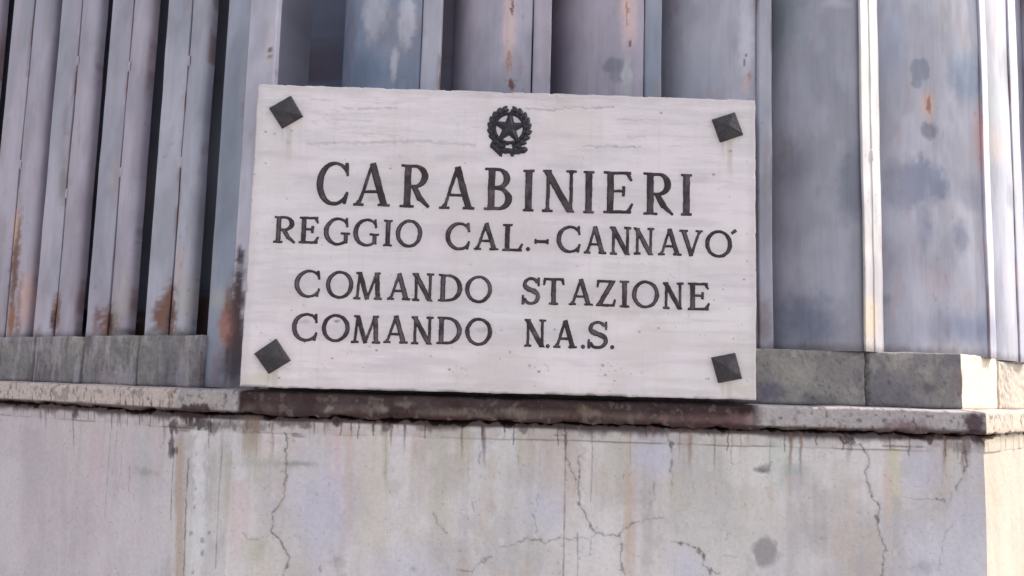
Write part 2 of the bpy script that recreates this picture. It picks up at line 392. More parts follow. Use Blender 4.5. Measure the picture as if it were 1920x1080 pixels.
    P.mix(ss(XR - .001, XR + .001, s) * .75, lin(166, 156, 142, K) * (1 + .16 * (fbm(s * 45, z * 4, 103) - .5))[:, None])  # sun's strength held back in the colour: plaster past the corner darker, creamier
    P.mix((d > .03) * 1., lin(92, 68, 64))
    P.c = P.c * np.array([1.12, 1.105, 1.07])
zt = np.r_[np.linspace(Z_WALLTOP - .002, Z_WALLTOP - .33, 215), Z_WALLTOP - .33 - np.cumsum(np.geomspace(.002, .12, 34))]
zt = zt[zt > 0]; zt = np.r_[zt, -.02]
prof = [(.06, Z_CAPBOT + .002), (.06, Z_WALLTOP + .001), (D_WALL + .004, Z_WALLTOP), (D_WALL + .001, Z_WALLTOP - .0008)] + [(D_WALL, q) for q in zt]
Sw = srange(-6, 6, .0017)
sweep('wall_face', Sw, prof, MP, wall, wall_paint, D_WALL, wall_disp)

# coping
def cap_paint(P, d):
    s, z = P.s, P.z
    P.c = P.c * 0 + lin(172, 165, 167)
    P.mul(1 + .25 * (fbm(s * 40, z * 60, 201) - .5)); P.mul(1 + .16 * (fbm(s * 160, z * 160, 203) - .5))
    top = ss(.001, .006, d - D_CAP)
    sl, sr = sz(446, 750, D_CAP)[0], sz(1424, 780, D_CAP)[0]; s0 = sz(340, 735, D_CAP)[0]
    P.mix(.8 * (1 - ss(s0 - .006, s0 + .004, P.s - (P.z - Z_CAPTOP) * .6)), lin(204, 187, 180))  # left coping painted paler up to a slanted edge, the sign's shadow line
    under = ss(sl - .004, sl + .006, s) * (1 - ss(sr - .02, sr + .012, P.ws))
    st = lin(56, 38, 40); P.mix(under * (.95 + .2 * (fbm(s * 20, z * 30, 205) - .5)), st)  # dark stain mixed with the sign's shade, both in the colour
    hh = (Z_CAPTOP - z) / (Z_CAPTOP - Z_CAPBOT)
    P.mix(under * ss(.35, .7, hh) * ss(.48, .62, fbm(s * 11, z * 5, 207)) * .6, lin(112, 98, 92))
    for px, y, rx, ry, c, a in ((618,767,8,6,lin(150,138,140),.7),(715,768,14,8,lin(140,132,116),.8),(850,778,90,11,lin(126,114,104),.6),(960,772,30,9,lin(136,124,112),.5),
         (1095,772,14,12,lin(124,112,92),.6),(1118,775,12,9,lin(140,118,112),.6),(1200,782,8,10,lin(130,96,98),.6),(1245,785,10,10,lin(132,96,98),.6),(1330,790,60,14,lin(112,74,82),.5),
         (1380,788,20,14,lin(122,92,100),.6),(1405,788,9,14,lin(150,130,136),.7),(760,758,20,7,lin(150,140,132),.4)):
        P.blob(px, y, rx, ry, c, a, .8, .5)
    P.blob(1700, 797, 45, 11, lin(132, 104, 116), .7, .8, .5); P.blob(1660, 787, 5, 3, lin(110,100,110), .7)
    P.blob(390, 752, 40, 16, lin(172, 158, 152, K), .5)
    P.blob(1828, 795, 20, 22, lin(74, 54, 62), .9, .5, .6); P.blob(1560, 806, 30, 6, lin(100, 92, 92), .6)
    # growth creeping up from the joint
    e = z - Z_CAPBOT; n = fbm(s * 80, z * 25, 209); n2 = fbm(s * 8, 0 * s, 211)
    P.mix((1 - ss(.003, .008 + .022 * ss(.4, .8, n2) * n, e)) * .9, lin(66, 48, 48))
    P.blob(370, 765, 34, 9, lin(70, 50, 50), .9, .5, .6)
    for px in (60, 95, 170, 225, 235, 250, 268, 285, 300, 318): P.streak(px, 752 + px * .055, 722 + px * .05, 2.5, lin(110, 84, 72), .8)
    P.mix((s > XR) * .8, lin(200, 186, 170)); P.mix(ss(.62, .7, fbm(s * 70, z * 60, 241)) * .5, lin(120, 108, 106)); P.mix(ss(.66, .72, fbm(s * 140, z * 90, 243)) * .6, lin(84, 68, 66))  # sunlit look painted in past the corner, then dark mottling
def cap_disp(s, d, z):
    front = 1 - ss(.0, .02, d - D_CAP)
    low = (z < Z_CAPBOT + .004) * (d < .03)
    z = z + (fbm(s * 12, 0 * s, 221) - .5) * .003 + ((fbm(s * 80, 0 * s, 223) - .5) * .004 + .003 * ss(.55, .7, fbm(s * 26, 0 * s, 233)) - .003 * ss(.55, .7, fbm(s * 17, 0 * s, 235))) * low
    chip = ss(.62, .75, fbm(s * 35, z * 35, 225)) * .003 * ((z < Z_CAPBOT + .008) | (z > Z_CAPTOP - .004))
    d = d + front * ((fbm(s * 10, z * 10, 227) - .5) * .003 + (fbm(s * 120, z * 120, 229) - .5) * .0012 + chip)
    z = z - .0035 * ss(.70, .8, fbm(s * 20, 0 * s, 231)) * (z > Z_CAPTOP - .003) * front
    return s, d, z
r = .005
prof = [(.45, Z_CAPTOP + .004), (.12, Z_CAPTOP + .003), (.07, Z_CAPTOP + .002), (.05, Z_CAPTOP + .001), (.035, Z_CAPTOP)] + [(D_CAP + r * 1.6 * (1 - math.sin(a)), Z_CAPTOP - r * (1 - math.cos(a))) for a in np.linspace(0, math.pi / 2, 6)]
prof += [(D_CAP, q) for q in np.linspace(Z_CAPTOP - r - .0015, Z_CAPBOT + .003, 22)]
prof += [(D_CAP + .001, Z_CAPBOT + .001), (D_CAP + .004, Z_CAPBOT), (.05, Z_CAPBOT + .001), (.07, Z_CAPBOT + .002)]
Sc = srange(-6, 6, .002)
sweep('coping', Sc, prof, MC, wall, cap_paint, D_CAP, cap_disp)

# ------------------------------------------------------------------ concrete kerb that carries the fence
def block(parent, s0, s1, seed, top=Z_CURBTOP, rough=1.0):
    zb = Z_CAPTOP + .0005
    S = [q for q in srange(s0, s1, .003)]
    r = .004
    S = np.unique(np.r_[s0, s0 + .0002, s0 + .0015, s0 + .004, S, s1 - .004, s1 - .0015, s1 - .0002, s1])
    prof = [(.30, top), (.13, top), (.09, top), (.075, top)] + [(D_CURB + r * (1 - math.sin(a)), top - r * (1 - math.cos(a))) for a in np.linspace(0, math.pi / 2, 5)]
    prof += [(D_CURB, q) for q in np.linspace(top - r - .002, zb + .004, 26)] + [(D_CURB + .003, zb + .001), (D_CURB + .012, zb)]
    def disp(s, d, z):
        e = np.minimum(s - s0, s1 - s)
        d = d + .006 * (1 - ss(0, .005, e)) + (fbm(s * 30, z * 30, seed) - .5) * .004 * rough + (fbm(s * 150, z * 150, seed + 2) - .5) * .002 * rough
        d = np.where(e < .0001, np.maximum(d, .13), d)
        z = z + (fbm(s * 25, 0 * s, seed + 4) - .5) * .004 * (z > top - .01) - .003 * (1 - ss(0, .006, e)) * (z > top - .01)
        return s, d, z
    def paint(P, d):
        s, z = P.s, P.z
        P.c = P.c * 0 + lin(131, 127, 128)
        P.mix(ss(.45, .7, fbm(s * 14, z * 14, seed + 6)) * .7, lin(152, 147, 142)); P.mix(ss(.5, .75, fbm(s * 18, z * 12, seed + 8)) * .6, lin(100, 96, 106, K))
        P.mul(1 + .3 * (fbm(s * 70, z * 70, seed + 10) - .5)); P.mul(1 - .3 * (1 - ss(.26, .33, fbm(s * 160, z * 160, seed + 12, 3))))
        P.mix(.5 * (1 - ss(0, .012, z - zb)), lin(76, 72, 86)); P.mix(ss(.62, .7, fbm(s * 60, z * 60, seed + 14)) * .6 * ss(top - .04, top, z), lin(160, 154, 156, K))
        P.mix((s > XR) * ss(.0, .002, s - XR) * (1 if seed < 321 else .55), lin(206, 194, 178, K))  # sunlight painted into the colour: kerb turns pale cream past the corner
        if s.max() < XL:
            P.mix(ss(.5, .72, fbm(s * 45, z * 12, seed + 31)) * .6, lin(160, 152, 160, K)); P.mix(ss(.55, .75, fbm(s * 60, z * 14, seed + 33)) * .6, lin(92, 84, 92, K))
        for px, y, rx, ry, c, a in ((1500,700,40,26,lin(150,148,142,K),.5),(1450,735,30,20,lin(84,82,110),.6),(1540,750,40,10,lin(84,80,88),.5),(1745,725,20,12,lin(90,88,98),.7),(1800,715,20,26,lin(130,112,116),.5),
                (1670,665,30,6,lin(150,145,142,K),.5),(210,710,26,20,lin(150,138,142,K),.7),(205,735,12,8,lin(130,96,92),.5),(320,665,30,9,lin(124,120,118),.5),(70,650,30,10,lin(165,155,165,K),.4),(200,620,20,20,lin(130,110,100),.0)):
            if a: P.blob(px, y, rx, ry, c, a, .8, .5)
        P.line([(1633,662),(1637,690),(1630,700),(1625,730),(1627,757)], 2, lin(50,46,48), .7, .002)
        P.line([(1633,664),(1638,690)], 5, lin(176,170,172), .5)
    m = sweep('block', S, prof, MC, parent, paint, D_CURB, disp)
    return m
curbR = empty('concrete_kerb', (pos(.9, D_CURB)[0].item(), D_CURB, Z_CAPTOP))
tag(curbR, 'grey concrete kerb under the wide fence panels, right of the sign, its end in sunlight', 'kerb', 'concrete kerbs on the wall')
curbL = empty('concrete_kerb', (pos(-.9, D_CURB)[0].item(), float(pos(-.9, D_CURB)[1]), Z_CAPTOP))
tag(curbL, 'mottled grey concrete kerb of several blocks, left of the sign under the narrow fence ribs', 'kerb', 'concrete kerbs on the wall')
sA, sB, sC = sz(500, 700, D_CURB)[0], sz(1626, 700, D_CURB)[0], sz(1871, 700, D_CURB)[0]
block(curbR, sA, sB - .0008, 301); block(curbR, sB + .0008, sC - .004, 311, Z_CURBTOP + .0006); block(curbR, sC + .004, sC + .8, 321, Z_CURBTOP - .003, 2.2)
js = [sz(p, 680, D_CURB)[0] for p in (379, 257, 154, 62)]
js += [js[-1] - .15 * q for q in range(1, 21)]
for q, (b, a) in enumerate(zip(js, js[1:])): block(curbL, a + .0008, b - .0008, 331 + 10 * q, Z_CURBTOP + (q % 2) * .0012, 1.3)

# ------------------------------------------------------------------ painted sheet steel fence
XR = at(1811, 400, D_FENCE)[0] + D_FENCE * math.tan(RA / 2)      # the fence turns a little further along than the kerb
PAINTS = dict(lilac=lin(160, 151, 165, K), slate=lin(128, 133, 149, K), grey=lin(156, 155, 168, K), blue=lin(118, 129, 152, K), pale=lin(172, 168, 182, K))
Z_TOP = Z_CURBTOP + 1.7
def zrows(z0):
    a = np.linspace(z0, Z_CURBTOP + .76, 330); return np.r_[a, np.linspace(Z_CURBTOP + .79, Z_TOP, 14)]
def fence_piece(name, parent, pr, z0, base, paint, seed, wob=.002, chord=None):
    """pr: profile points (s, d) along the wall; swept upwards"""
    pr = np.array(pr, float); Z = zrows(z0); nr, nc = len(Z), len(pr)
    s = np.tile(pr[:, 0], nr); d = np.tile(pr[:, 1], nr); z = np.repeat(Z, nc)
    P = Paint(s, z, D_FENCE, base); P.flaky = 1
    sm = fbm(s * 6, z * 1.6, seed); P.mix(ss(.42, .75, sm) * .55, PAINTS['slate']); P.mix(ss(.5, .8, fbm(s * 9, z * 3, seed + 1)) * .45, PAINTS['pale'])
    P.mul(1 + .08 * (fbm(s * 30, z * 12, seed + 2) - .5) * 2)
    P.mix(ss(.66, .78, fbm(s * 40, z * 10, seed + 3)) * .3, lin(150, 130, 128, K))
    paint(P)
    mo = fbm(s * 14, z * 7, seed + 31); P.mul(1 - .11 * ss(.5, .62, mo)); P.mul(1 + .09 * ss(.5, .38, mo)); gs = fbm(s * 220, z * 9, seed + 33, 3); P.mul(1 - .06 * ss(.55, .7, gs))
    ch = fbm(s * 260, z * 60, seed + 21, 3); P.mix(ss(.74, .80, ch) * .35 * ss(.5, .66, fbm(s * 12, z * 3, seed + 25)), lin(120, 98, 92))
    ed = np.minimum(np.abs(s - pr[:, 0].min()), np.abs(s - pr[:, 0].max())); P.mix((1 - ss(.0, .006, ed)) * ss(.56, .70, fbm(s * 100, z * 9, seed + 23)) * (0 if seed == 405 else .6), lin(116, 82, 70))
    # dirt and dark damp at the foot
    P.mix(.65 * (1 - ss(.0, .022, z - z0 + (fbm(s * 60, z * 30, seed + 4) - .5) * .02)), lin(88, 76, 78))
    ds = (fbm(s * 0 + seed, z * 5, seed + 5) - .5) * wob * 2; dd = (fbm(s * 8, z * 3.5, seed + 6) - .5) * wob * 3
    x, y = pos(s + ds, d + dd)
    if chord:      # a panel that runs straight from rib to rib across the corner
        A, B = np.array(pos(chord[0], D_FENCE)), np.array(pos(chord[1], D_FENCE)); t = ((s + ds - chord[0]) / (chord[1] - chord[0]))
        u = (B - A) / np.hypot(*(B - A)); x, y = A[0] + (B - A)[0] * t - u[1] * (d + dd - D_FENCE), A[1] + (B - A)[1] * t + u[0] * (d + dd - D_FENCE)
    return mesh(name, np.c_[x, y, z], grid_faces(nr, nc), MF, parent, P.c)
def round_lip(a, b, d, back, rr=.003, tilt=0., n=8, short=.012, left=True):
    """front strip from a to b at depth d, its left flange reaching `back`, rounded and folded short at its right edge"""
    pts = [(a, back if left else d + short), (a, d + .004), (a + .0012, d + .001)]
    for t in np.linspace(.05, 1, n): pts.append((a + (b - rr - a) * t, d + tilt * (b - rr - a) * t))
    e = d + tilt * (b - rr - a)
    for q in np.linspace(.25, 1, 5) * math.pi / 2: pts.append((b - rr + rr * math.sin(q), e + rr * (1 - math.cos(q))))
    return pts + [(b, e + rr + short)]
RUST, RUST2, DARKR = lin(112, 74, 62), lin(176, 128, 108), lin(58, 34, 40)
fenceM = empty('metal_fence', (0, D_FENCE, Z_CURBTOP))
tag(fenceM, 'rusty grey-painted sheet metal fence of wide panels behind and right of the sign', 'fence', 'painted metal fences on the wall')
fenceL = empty('metal_fence', (float(pos(-.9, D_FENCE)[0]), float(pos(-.9, D_FENCE)[1]), Z_CURBTOP))
tag(fenceL, 'lilac-grey metal fence of close-set vertical ribs with rusty feet, left of the sign', 'fence', 'painted metal fences on the wall')

def left_marks(P):
    P.mul(1 - .0 * P.s)
    for px, y0, y1, wd, a in ((28,600,300,8,.9),(104,625,480,9,.9),(72,640,560,8,.8),(140,640,570,7,.7),(235,640,580,8,.7),(345,640,590,9,.6),(200,640,520,12,.9),(315,640,470,18,.95),(430,650,520,14,.8),(36,640,420,6,.7)):
        P.blob(px, (y0 + y1) / 2 + 40, wd, (y0 - y1) / 2, RUST, a, .8, .6)
    for px, y, rx, ry, c, a in ((45,560,12,70,lin(186,154,148,K),.8),(30,420,6,60,lin(176,146,130,K),.8),(20,600,8,50,lin(150,96,60),.9),(185,600,14,40,RUST,.7),(215,600,14,40,lin(110,84,74),.7),(225,560,14,60,lin(176,168,166,K),.6),
        (300,590,18,40,RUST,.9),(345,560,14,60,lin(158,154,146,K),.6),(335,500,10,50,lin(170,146,142,K),.6),(100,600,6,30,DARKR,.8),(318,600,5,60,DARKR,.8),(206,610,4,50,DARKR,.8),
        (446,560,15,90,DARKR,1.),(444,650,22,70,DARKR,1.),(436,610,10,60,lin(96,56,48),.9),(425,585,8,60,RUST,.8),(420,615,16,44,lin(150,104,98),.8),(410,560,14,26,lin(160,156,144,K),.5),(440,690,30,50,lin(46,34,50),.95),(405,690,12,40,lin(110,92,104),.7),(452,480,8,22,DARKR,.9),  # darkest blobs beside the sign: heavy rust plus recess shade painted in
        (120,345,8,60,lin(120,112,112,K),.7),(124,220,6,60,lin(120,112,112,K),.6),(218,330,8,60,lin(168,150,148,K),.5),(112,500,14,60,lin(150,152,166,K),.5),(456,200,4,30,lin(128,100,90),.5),(228,620,20,8,lin(80,70,66),.6),(342,628,20,8,lin(120,104,96),.6)):
        P.blob(px, y, rx, ry, c, a, .8, .5)
def main_marks(P):
    left_marks(P)
    def mk(*a, **k): P.blob(*a, **k)
    pk = lin(196, 172, 172, K); gr = lin(122, 122, 136, K); wh = lin(182, 180, 192, K); bl = lin(116, 128, 150, K)
    # first panel, left: washed patches
    mk(700, 20, 30, 60, wh, .7, soft=.5); mk(740, 60, 45, 60, lin(140,138,150,K), .5); mk(738, 120, 8, 40, wh, .8); mk(762, 40, 18, 60, wh, .7, soft=.4); mk(640, 60, 14, 90, lin(110,100,120,K), .5)
    mk(670, 130, 40, 50, lin(92,108,132,K), .6); mk(505, 90, 7, 60, lin(190,178,182,K), .7); mk(507, 98, 3, 12, RUST, .8)
    # rust and peeling along the seams
    mk(955, 40, 14, 110, pk, .85, soft=.8); mk(962, 12, 4, 22, RUST, .8); mk(953, 110, 7, 26, RUST2, .6); mk(960, 160, 7, 14, RUST, .85); mk(976, 125, 6, 26, lin(150,132,144,K), .7)
    mk(1180, 20, 18, 80, pk, .9, soft=.8); mk(1176, 25, 2.5, 34, RUST2, .8); mk(1181, 80, 2.5, 14, RUST, .8); mk(1176, 140, 9, 36, lin(176,178,182,K), .8)
    mk(1150, 122, 20, 17, gr, .95, soft=.35, rag=.2); mk(1156, 142, 12, 16, gr, .8, soft=.5)
    mk(1400, 60, 15, 130, wh, .7); mk(1397, 110, 2, 22, RUST, .7); mk(1404, 145, 3, 16, RUST2, .7); mk(1400, 160, 12, 20, pk, .5)
    # right panels
    mk(1560, 10, 24, 14, wh, .7); mk(1520, 150, 40, 70, lin(152,152,166,K), .6, soft=.9); mk(1500, 300, 24, 60, lin(116,112,124,K), .6, soft=.9); mk(1590, 350, 30, 80, lin(124,128,142,K), .8, soft=.4)
    mk(1480, 30, 40, 60, lin(118,134,140,K), .6, soft=.9); mk(1520, 600, 50, 60, lin(96,104,126,K), .8, soft=.9); mk(1600, 210, 10, 50, lin(160,140,144,K), .5); mk(1608, 203, 3, 18, RUST, .6)
    mk(1700, 60, 30, 120, lin(146,152,172,K), .7, soft=.8); mk(1780, 60, 40, 60, lin(166,162,176,K), .7, soft=.9)
    mk(1762, 115, 25, 24, lin(128,130,148,K), .95, soft=.25, rag=.25); mk(1755, 140, 14, 16, lin(128,130,148,K), .9, soft=.4)
    mk(1780, 185, 19, 34, lin(186,160,156,K), .9, soft=.6); mk(1782, 182, 6, 20, lin(160,108,92), .9, soft=.8); mk(1785, 232, 22, 18, lin(116,116,130,K), .9, soft=.4, rag=.4)
    mk(1826, 140, 16, 60, lin(118,132,154,K), .8, soft=.6); mk(1770, 340, 60, 60, lin(116,122,144,K), .85, soft=.35, rag=.5); mk(1720, 340, 40, 60, lin(126,126,144,K), .7, soft=.5)
    mk(1815, 390, 26, 30, lin(168,164,176,K), .8, soft=.5); mk(1840, 260, 7, 80, lin(176,142,144,K), .8, soft=.8); mk(1835, 360, 12, 40, lin(130,130,148,K), .6)
    mk(1770, 420, 20, 50, lin(120,124,144,K), .7, soft=.7); mk(1827, 440, 7, 40, lin(104,108,128,K), .7); mk(1800, 520, 50, 40, lin(160,148,158,K), .7, soft=.9); mk(1730, 470, 60, 60, lin(144,142,156,K), .6, soft=.9)
    mk(1690, 560, 16, 14, lin(112,116,134,K), .6, soft=.9); mk(1840, 615, 40, 40, lin(108,116,142,K), .7, soft=.9); mk(1650, 400, 60, 200, lin(126,126,142,K), .0)
    mk(1864, 190, 10, 60, lin(150,154,154,K), .7, soft=.5); mk(1872, 270, 10, 50, lin(176,158,148,K), .6, soft=.8); mk(1885, 130, 10, 60, lin(120,120,128,K), .6, soft=.7); mk(1895, 370, 10, 30, lin(110,114,128,K), .6); mk(1900, 520, 14, 30, lin(178,160,164,K), .6)
    mk(1430, 600, 16, 50, lin(124,108,112,K), .7, soft=.8); mk(1434, 330, 8, 60, lin(150,140,140,K), .5)
# photo positions of the seams on the middle stretch, at the height of the sign's top
def sx(px, py=180): return sz(px, py, D_FENCE)[0]
BACK = D_FENCE + .14
ribs = [(460, 512, 0, 0), (786, 822, 0, 0), (996, 1030, 0, 0), (1208, 1240, 0, 0), (1420, 1447, 0, 0), (1592, 1649, .55, -.034), (1838, 1850, .0, -.001), (1893, 1908, .0, .0)]
edges = []
for px0, px1, tilt, off in ribs: edges.append((sx(px0), sx(px1), tilt, off))
lipbase = ['pale', 'grey', 'lilac', 'slate', 'grey', 'pale', 'pale', 'pale']
bases = ['blue', 'lilac', 'lilac', 'grey', 'grey', 'grey', 'grey', 'grey']
WEL = []
for q, (a, b, tilt, off) in enumerate(edges):
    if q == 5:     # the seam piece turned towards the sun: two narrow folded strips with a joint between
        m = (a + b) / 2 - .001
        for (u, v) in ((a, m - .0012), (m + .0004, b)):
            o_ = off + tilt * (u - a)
            fence_piece('rib', fenceM, round_lip(u, v, D_FENCE + o_, BACK, .002, tilt, left=False, short=.003), Z_CURBTOP - .001, lin(206, 200, 198, K), lambda P: P.blob(1615, 600, 34, 60, lin(214,190,164,K), .7, .9), 400 + q)  # base colour lightened so this piece reads as sunlit
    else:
        fence_piece('rib', fenceM, round_lip(a, b, D_FENCE + off - .002, BACK + (.11 if q == 0 else 0), .0025, tilt), Z_CURBTOP - .001 if q else Z_CAPTOP + .004, PAINTS[lipbase[q]], main_marks, 400 + q)
for q in range(len(edges) - 1):
    a, b = edges[q][1], edges[q + 1][0]; W = b - a
    flat = min(.035, W * .2); pts = [(edges[q][0] - .003, BACK + .006), (edges[q][0] + .001, D_FENCE + (.14, .14, .14, .14, .13, .06, .05)[q])]
    pw = (9, 4.5, 4.5, 4.5, 4.5, 6, 3)[q]; dp = (.14, .14, .14, .14, .13, .06, .05)[q]
    if q == 0:     # the first panel starts behind a deep recess
        sd_ = sx(592); pts = [(edges[q][0] - .003, BACK + .10), (sd_, BACK + .10), (sd_ + .0005, BACK + .006)]; W = b - sd_; a = sd_ + .001
    for t in np.r_[0, np.linspace(.0, 1, 90)[1:] ** 1.25]:
        pts.append((a - .001 + (W - flat) * t, D_FENCE + .001 + (dp - .002) * (.45 * (1 - t) ** (pw * 1.6) + .55 * (1 - t) ** 1.9)))
    for t in np.linspace(.15, 1, 8): pts.append((b - flat + (flat - .002) * t, D_FENCE + .001))
    if q == 4:     # this panel swings forward to meet the turned seam piece
        n0 = pts[0][0]; pts = [(s_, d_ - .024 * np.clip((s_ - n0) / (b - n0), 0, 1) ** 2) for s_, d_ in pts] + [(b + .012, D_FENCE - .022), (b + .022, D_FENCE - .016)]; b = b + .025
    pts += [(b - .0012, D_FENCE + .003), (b - .001, BACK + .004)]
    fence_piece('panel', fenceM, pts, Z_CURBTOP - .001, PAINTS[bases[q]], main_marks, 430 + q, .0016, chord=(a, b) if q == 5 else None)
# turned stretch beyond the right corner
sr0 = edges[-1][1]
for q in range(4):
    a = sr0 + .2 * q
    pts = [(a - .001 + .165 * t, BACK - .002 - .106 * (1 - (1 - t) ** 1.9)) for t in np.linspace(0, 1, 18)] + [(a + .168, D_FENCE + .03), (a + .169, BACK + .001), (a + .174, BACK + .002)]
    fence_piece('panel', fenceM, pts, Z_CURBTOP - .001, PAINTS['grey'], lambda P: None, 450 + q)
    fence_piece('rib', fenceM, round_lip(a + .17, a + .2, D_FENCE, BACK), Z_CURBTOP - .001, PAINTS['pale'], lambda P: None, 460 + q)

# left stretch: pairs of strips with a welded joint between, deep gaps after each pair
def lsx(px): return sz(px, 618, D_FENCE)[0]
pairs = [(-205,-175,-168,-145), (-118,-88,-82,-57), (-28,-2,1,24+0), (-28+0,0,0,0)]
pairs = [(-122,-92,-89,-62), (-32,8,11,45), (62,101,104,134), (160,201,205,234), (270,316,319,350), (388,436,441,470)]
pairs = [tuple(lsx(v) for v in p) for p in pairs]
w0 = pairs[1][0] - pairs[0][0]
for q in range(1, 18): pairs.insert(0, tuple(v - w0 for v in pairs[0]))
lb = ['lilac'] * (len(pairs) - 3) + ['lilac', 'grey', 'slate']
for q, (a, b, c, e) in enumerate(pairs):
    z0 = Z_CURBTOP - .001 if q < len(pairs) - 1 else Z_CAPTOP + .004
    BL = D_FENCE + .10
    fence_piece('rib', fenceL, round_lip(a, b, D_FENCE + .000, BL, .002), z0, PAINTS[lb[q]], left_marks, 480 + q)
    if q < len(pairs) - 1:
        fence_piece('rib', fenceL, round_lip(b + .003, e, D_FENCE + .001, BL, .020, left=False), z0, PAINTS[lb[q]], left_marks, 500 + q)
    # weld bridges across the joint
    if q < len(pairs) - 1:
        n = pairs[q + 1][0]
        fence_piece('panel', fenceL, [(a - .004, BL + .004), (a + .0005, BL - .001), ((e + a) / 2, BL - .002), (n + .0005, BL - .003)], z0, PAINTS['slate'], left_marks, 520 + q)
def weld(parent, s, z, wd, h, d, colr):
    n = 7; V = []; 
    T = np.linspace(-1, 1, n); A = np.linspace(-1, 1, 9)
    g = [(s + wd * t, d - .0012 * (1 - t * t) * (1 - v ** 4) + .0012 * (abs(v) ** 4), z + h * v) for v in A for t in T]
    g = np.array(g); x, y = pos(g[:, 0], g[:, 1])
    mesh('weld', np.c_[x, y, g[:, 2]], grid_faces(9, n), MF, parent, np.ones((len(g), 3)) * colr)
for q, ys in ((-1, (255, 30)), (-2, (305, 120)), (-3, (305, 100)), (-4, (330, 60)), (-5, (250,))):
    a, b, c, e = pairs[q]
    for yy in ys:
        zz = sz(453 if q == -1 else 330, yy, D_FENCE)[1]
        weld(fenceL, (b + c) / 2 if q > -6 else b, zz, .005, .012, D_FENCE - .0003, PAINTS['lilac'])
a, b, tilt, off = edges[5]
weld(fenceM, (a + b) / 2, sz(1636, 295, D_FENCE)[1], .003, .012, D_FENCE + off + tilt * (b - a) / 2 - .002, lin(210, 202, 198, K))

# ------------------------------------------------------------------ the marble sign
TH = .03
Q = [at(484, 157, 0), at(1417, 187, 0), at(1419, 750, 0), at(449, 725, 0)]     # TL TR BR BL
org = (float((Q[3][0] + Q[2][0]) / 2), TH, float(min(Q[3][2], Q[2][2])))
sign = empty('marble_sign', org)
tag(sign, 'white marble wall sign with black engraved lettering, emblem and four corner studs', 'sign')
nc, nr = 640, 380
def edgepts(n, w_):
    t = np.linspace(0, 1, n - 6); e = np.array([.0015, .0035, .006]) / w_ ; return np.unique(np.r_[t, e, 1 - e])
U, Vv = edgepts(nc, .95), edgepts(nr, .56)
u, v = np.meshgrid(U, Vv); u, v = u.ravel(), v.ravel()
def quad(u, v):
    u = np.asarray(u)[..., None]; v = np.asarray(v)[..., None]
    return (Q[0] * (1 - u) + Q[1] * u) * (1 - v) + (Q[3] * (1 - u) + Q[2] * u) * v
p = quad(u, v)
eu = np.minimum(u, 1 - u) * .95; ev = np.minimum(v, 1 - v) * .56; e = np.minimum(eu, ev)
chip = ss(.62, .74, fbm(p[:, 0] * 60, p[:, 2] * 60, 601))
rad = .003 + .004 * chip
y = rad * (1 - np.sqrt(np.clip(1 - (1 - np.clip(e / rad, 0, 1)) ** 2, 0, 1)))
P = Paint(p[:, 0], p[:, 2], 0., lin(217, 208, 212, K))
s, z = P.s, P.z
P.mix(ss(.45, .7, fbm(s * 4, z * 6, 603)) * .6, lin(208, 206, 208, K)); P.mix(ss(.45, .75, fbm(s * 3 + 5, z * 5, 605)) * .5, lin(216, 204, 210, K))
P.mul(1 - .07 * ss(.48, .72, fbm(s * 9, z * 60, 607))); P.mul(1 - .06 * ss(.5, .7, fbm(s * 5, z * 16, 608)))                      # marble veins run sideways
vein = np.abs(fbm(s * 5, z * 42, 609) - .5); P.mix((1 - ss(.0, .012, vein)) * ss(.5, .7, fbm(s * 5, z * 9, 611)) * .35, lin(150, 143, 150, K))
top = ss(sz(900, 330, 0)[1], sz(900, 200, 0)[1], z)
vein = np.abs(fbm(s * 7 + 3, z * 110, 613) - .5); P.mix((1 - ss(.0, .03, vein)) * top * ss(.45, .6, fbm(s * 8, z * 20, 615)) * .34, lin(158, 146, 150, K)); 
P.g += (1 - ss(.0, .04, vein)) * top * .0003
gz = lambda a: lin(a, a - 3, a + 1, K)
for pts, wd, a in (([(575,270),(740,266),(800,266),(890,272)], 2.5, .5),([(645,204),(660,204)], 1.5, .7),([(674,204),(745,203)], 1.6, .55),([(670,227),(700,227)], 1.3, .4),
    ([(985,202),(1030,207),(1060,203),(1150,201)], 1.6, .7),([(1090,274),(1200,276)], 1.7, .65),([(1160,225),(1235,224)], 1.3, .35),([(1255,275),(1300,275)], 1.3, .3),([(580,187),(620,188)], 1.5, .35),([(1180,258),(1210,257)], 2.5, .35)):
    P.line(pts, wd * 1.2, lin(140, 127, 132), a * .75, .0003, jag=.8)
for px, y_, rx, ry, a in ((1120,300,100,12,.25),(760,305,50,14,.3),(830,300,20,10,.25),(1060,310,60,14,.25),(1310,333,40,12,.4),(1170,280,90,8,.25),(1180,585,90,8,.45),(1280,582,60,6,.4),(600,335,60,10,.15),(560,345,12,8,.3),(860,480,60,10,.2)):
    P.blob(px, y_, rx, ry, gz(172), a, .9, .5)
P.blob(470, 715, 45, 14, lin(196, 190, 170, K), .6, .9); P.blob(500, 708, 30, 8, lin(188, 184, 160, K), .6, .9); P.blob(1385, 728, 30, 12, lin(186, 180, 160, K), .6, .9); P.blob(900, 735, 60, 6, lin(190, 184, 176, K), .4)
P.blob(535, 250, 40, 10, gz(190), .3); P.blob(905, 618, 14, 5, gz(150), .5); P.blob(570, 603, 14, 4, gz(140), .5); P.blob(630, 602, 5, 4, gz(100), .8); P.blob(700, 372, 12, 8, gz(140), .5, .8, .9); P.blob(863, 345, 10, 14, gz(150), .5, .8, .8)
rs = np.random.RandomState(4)
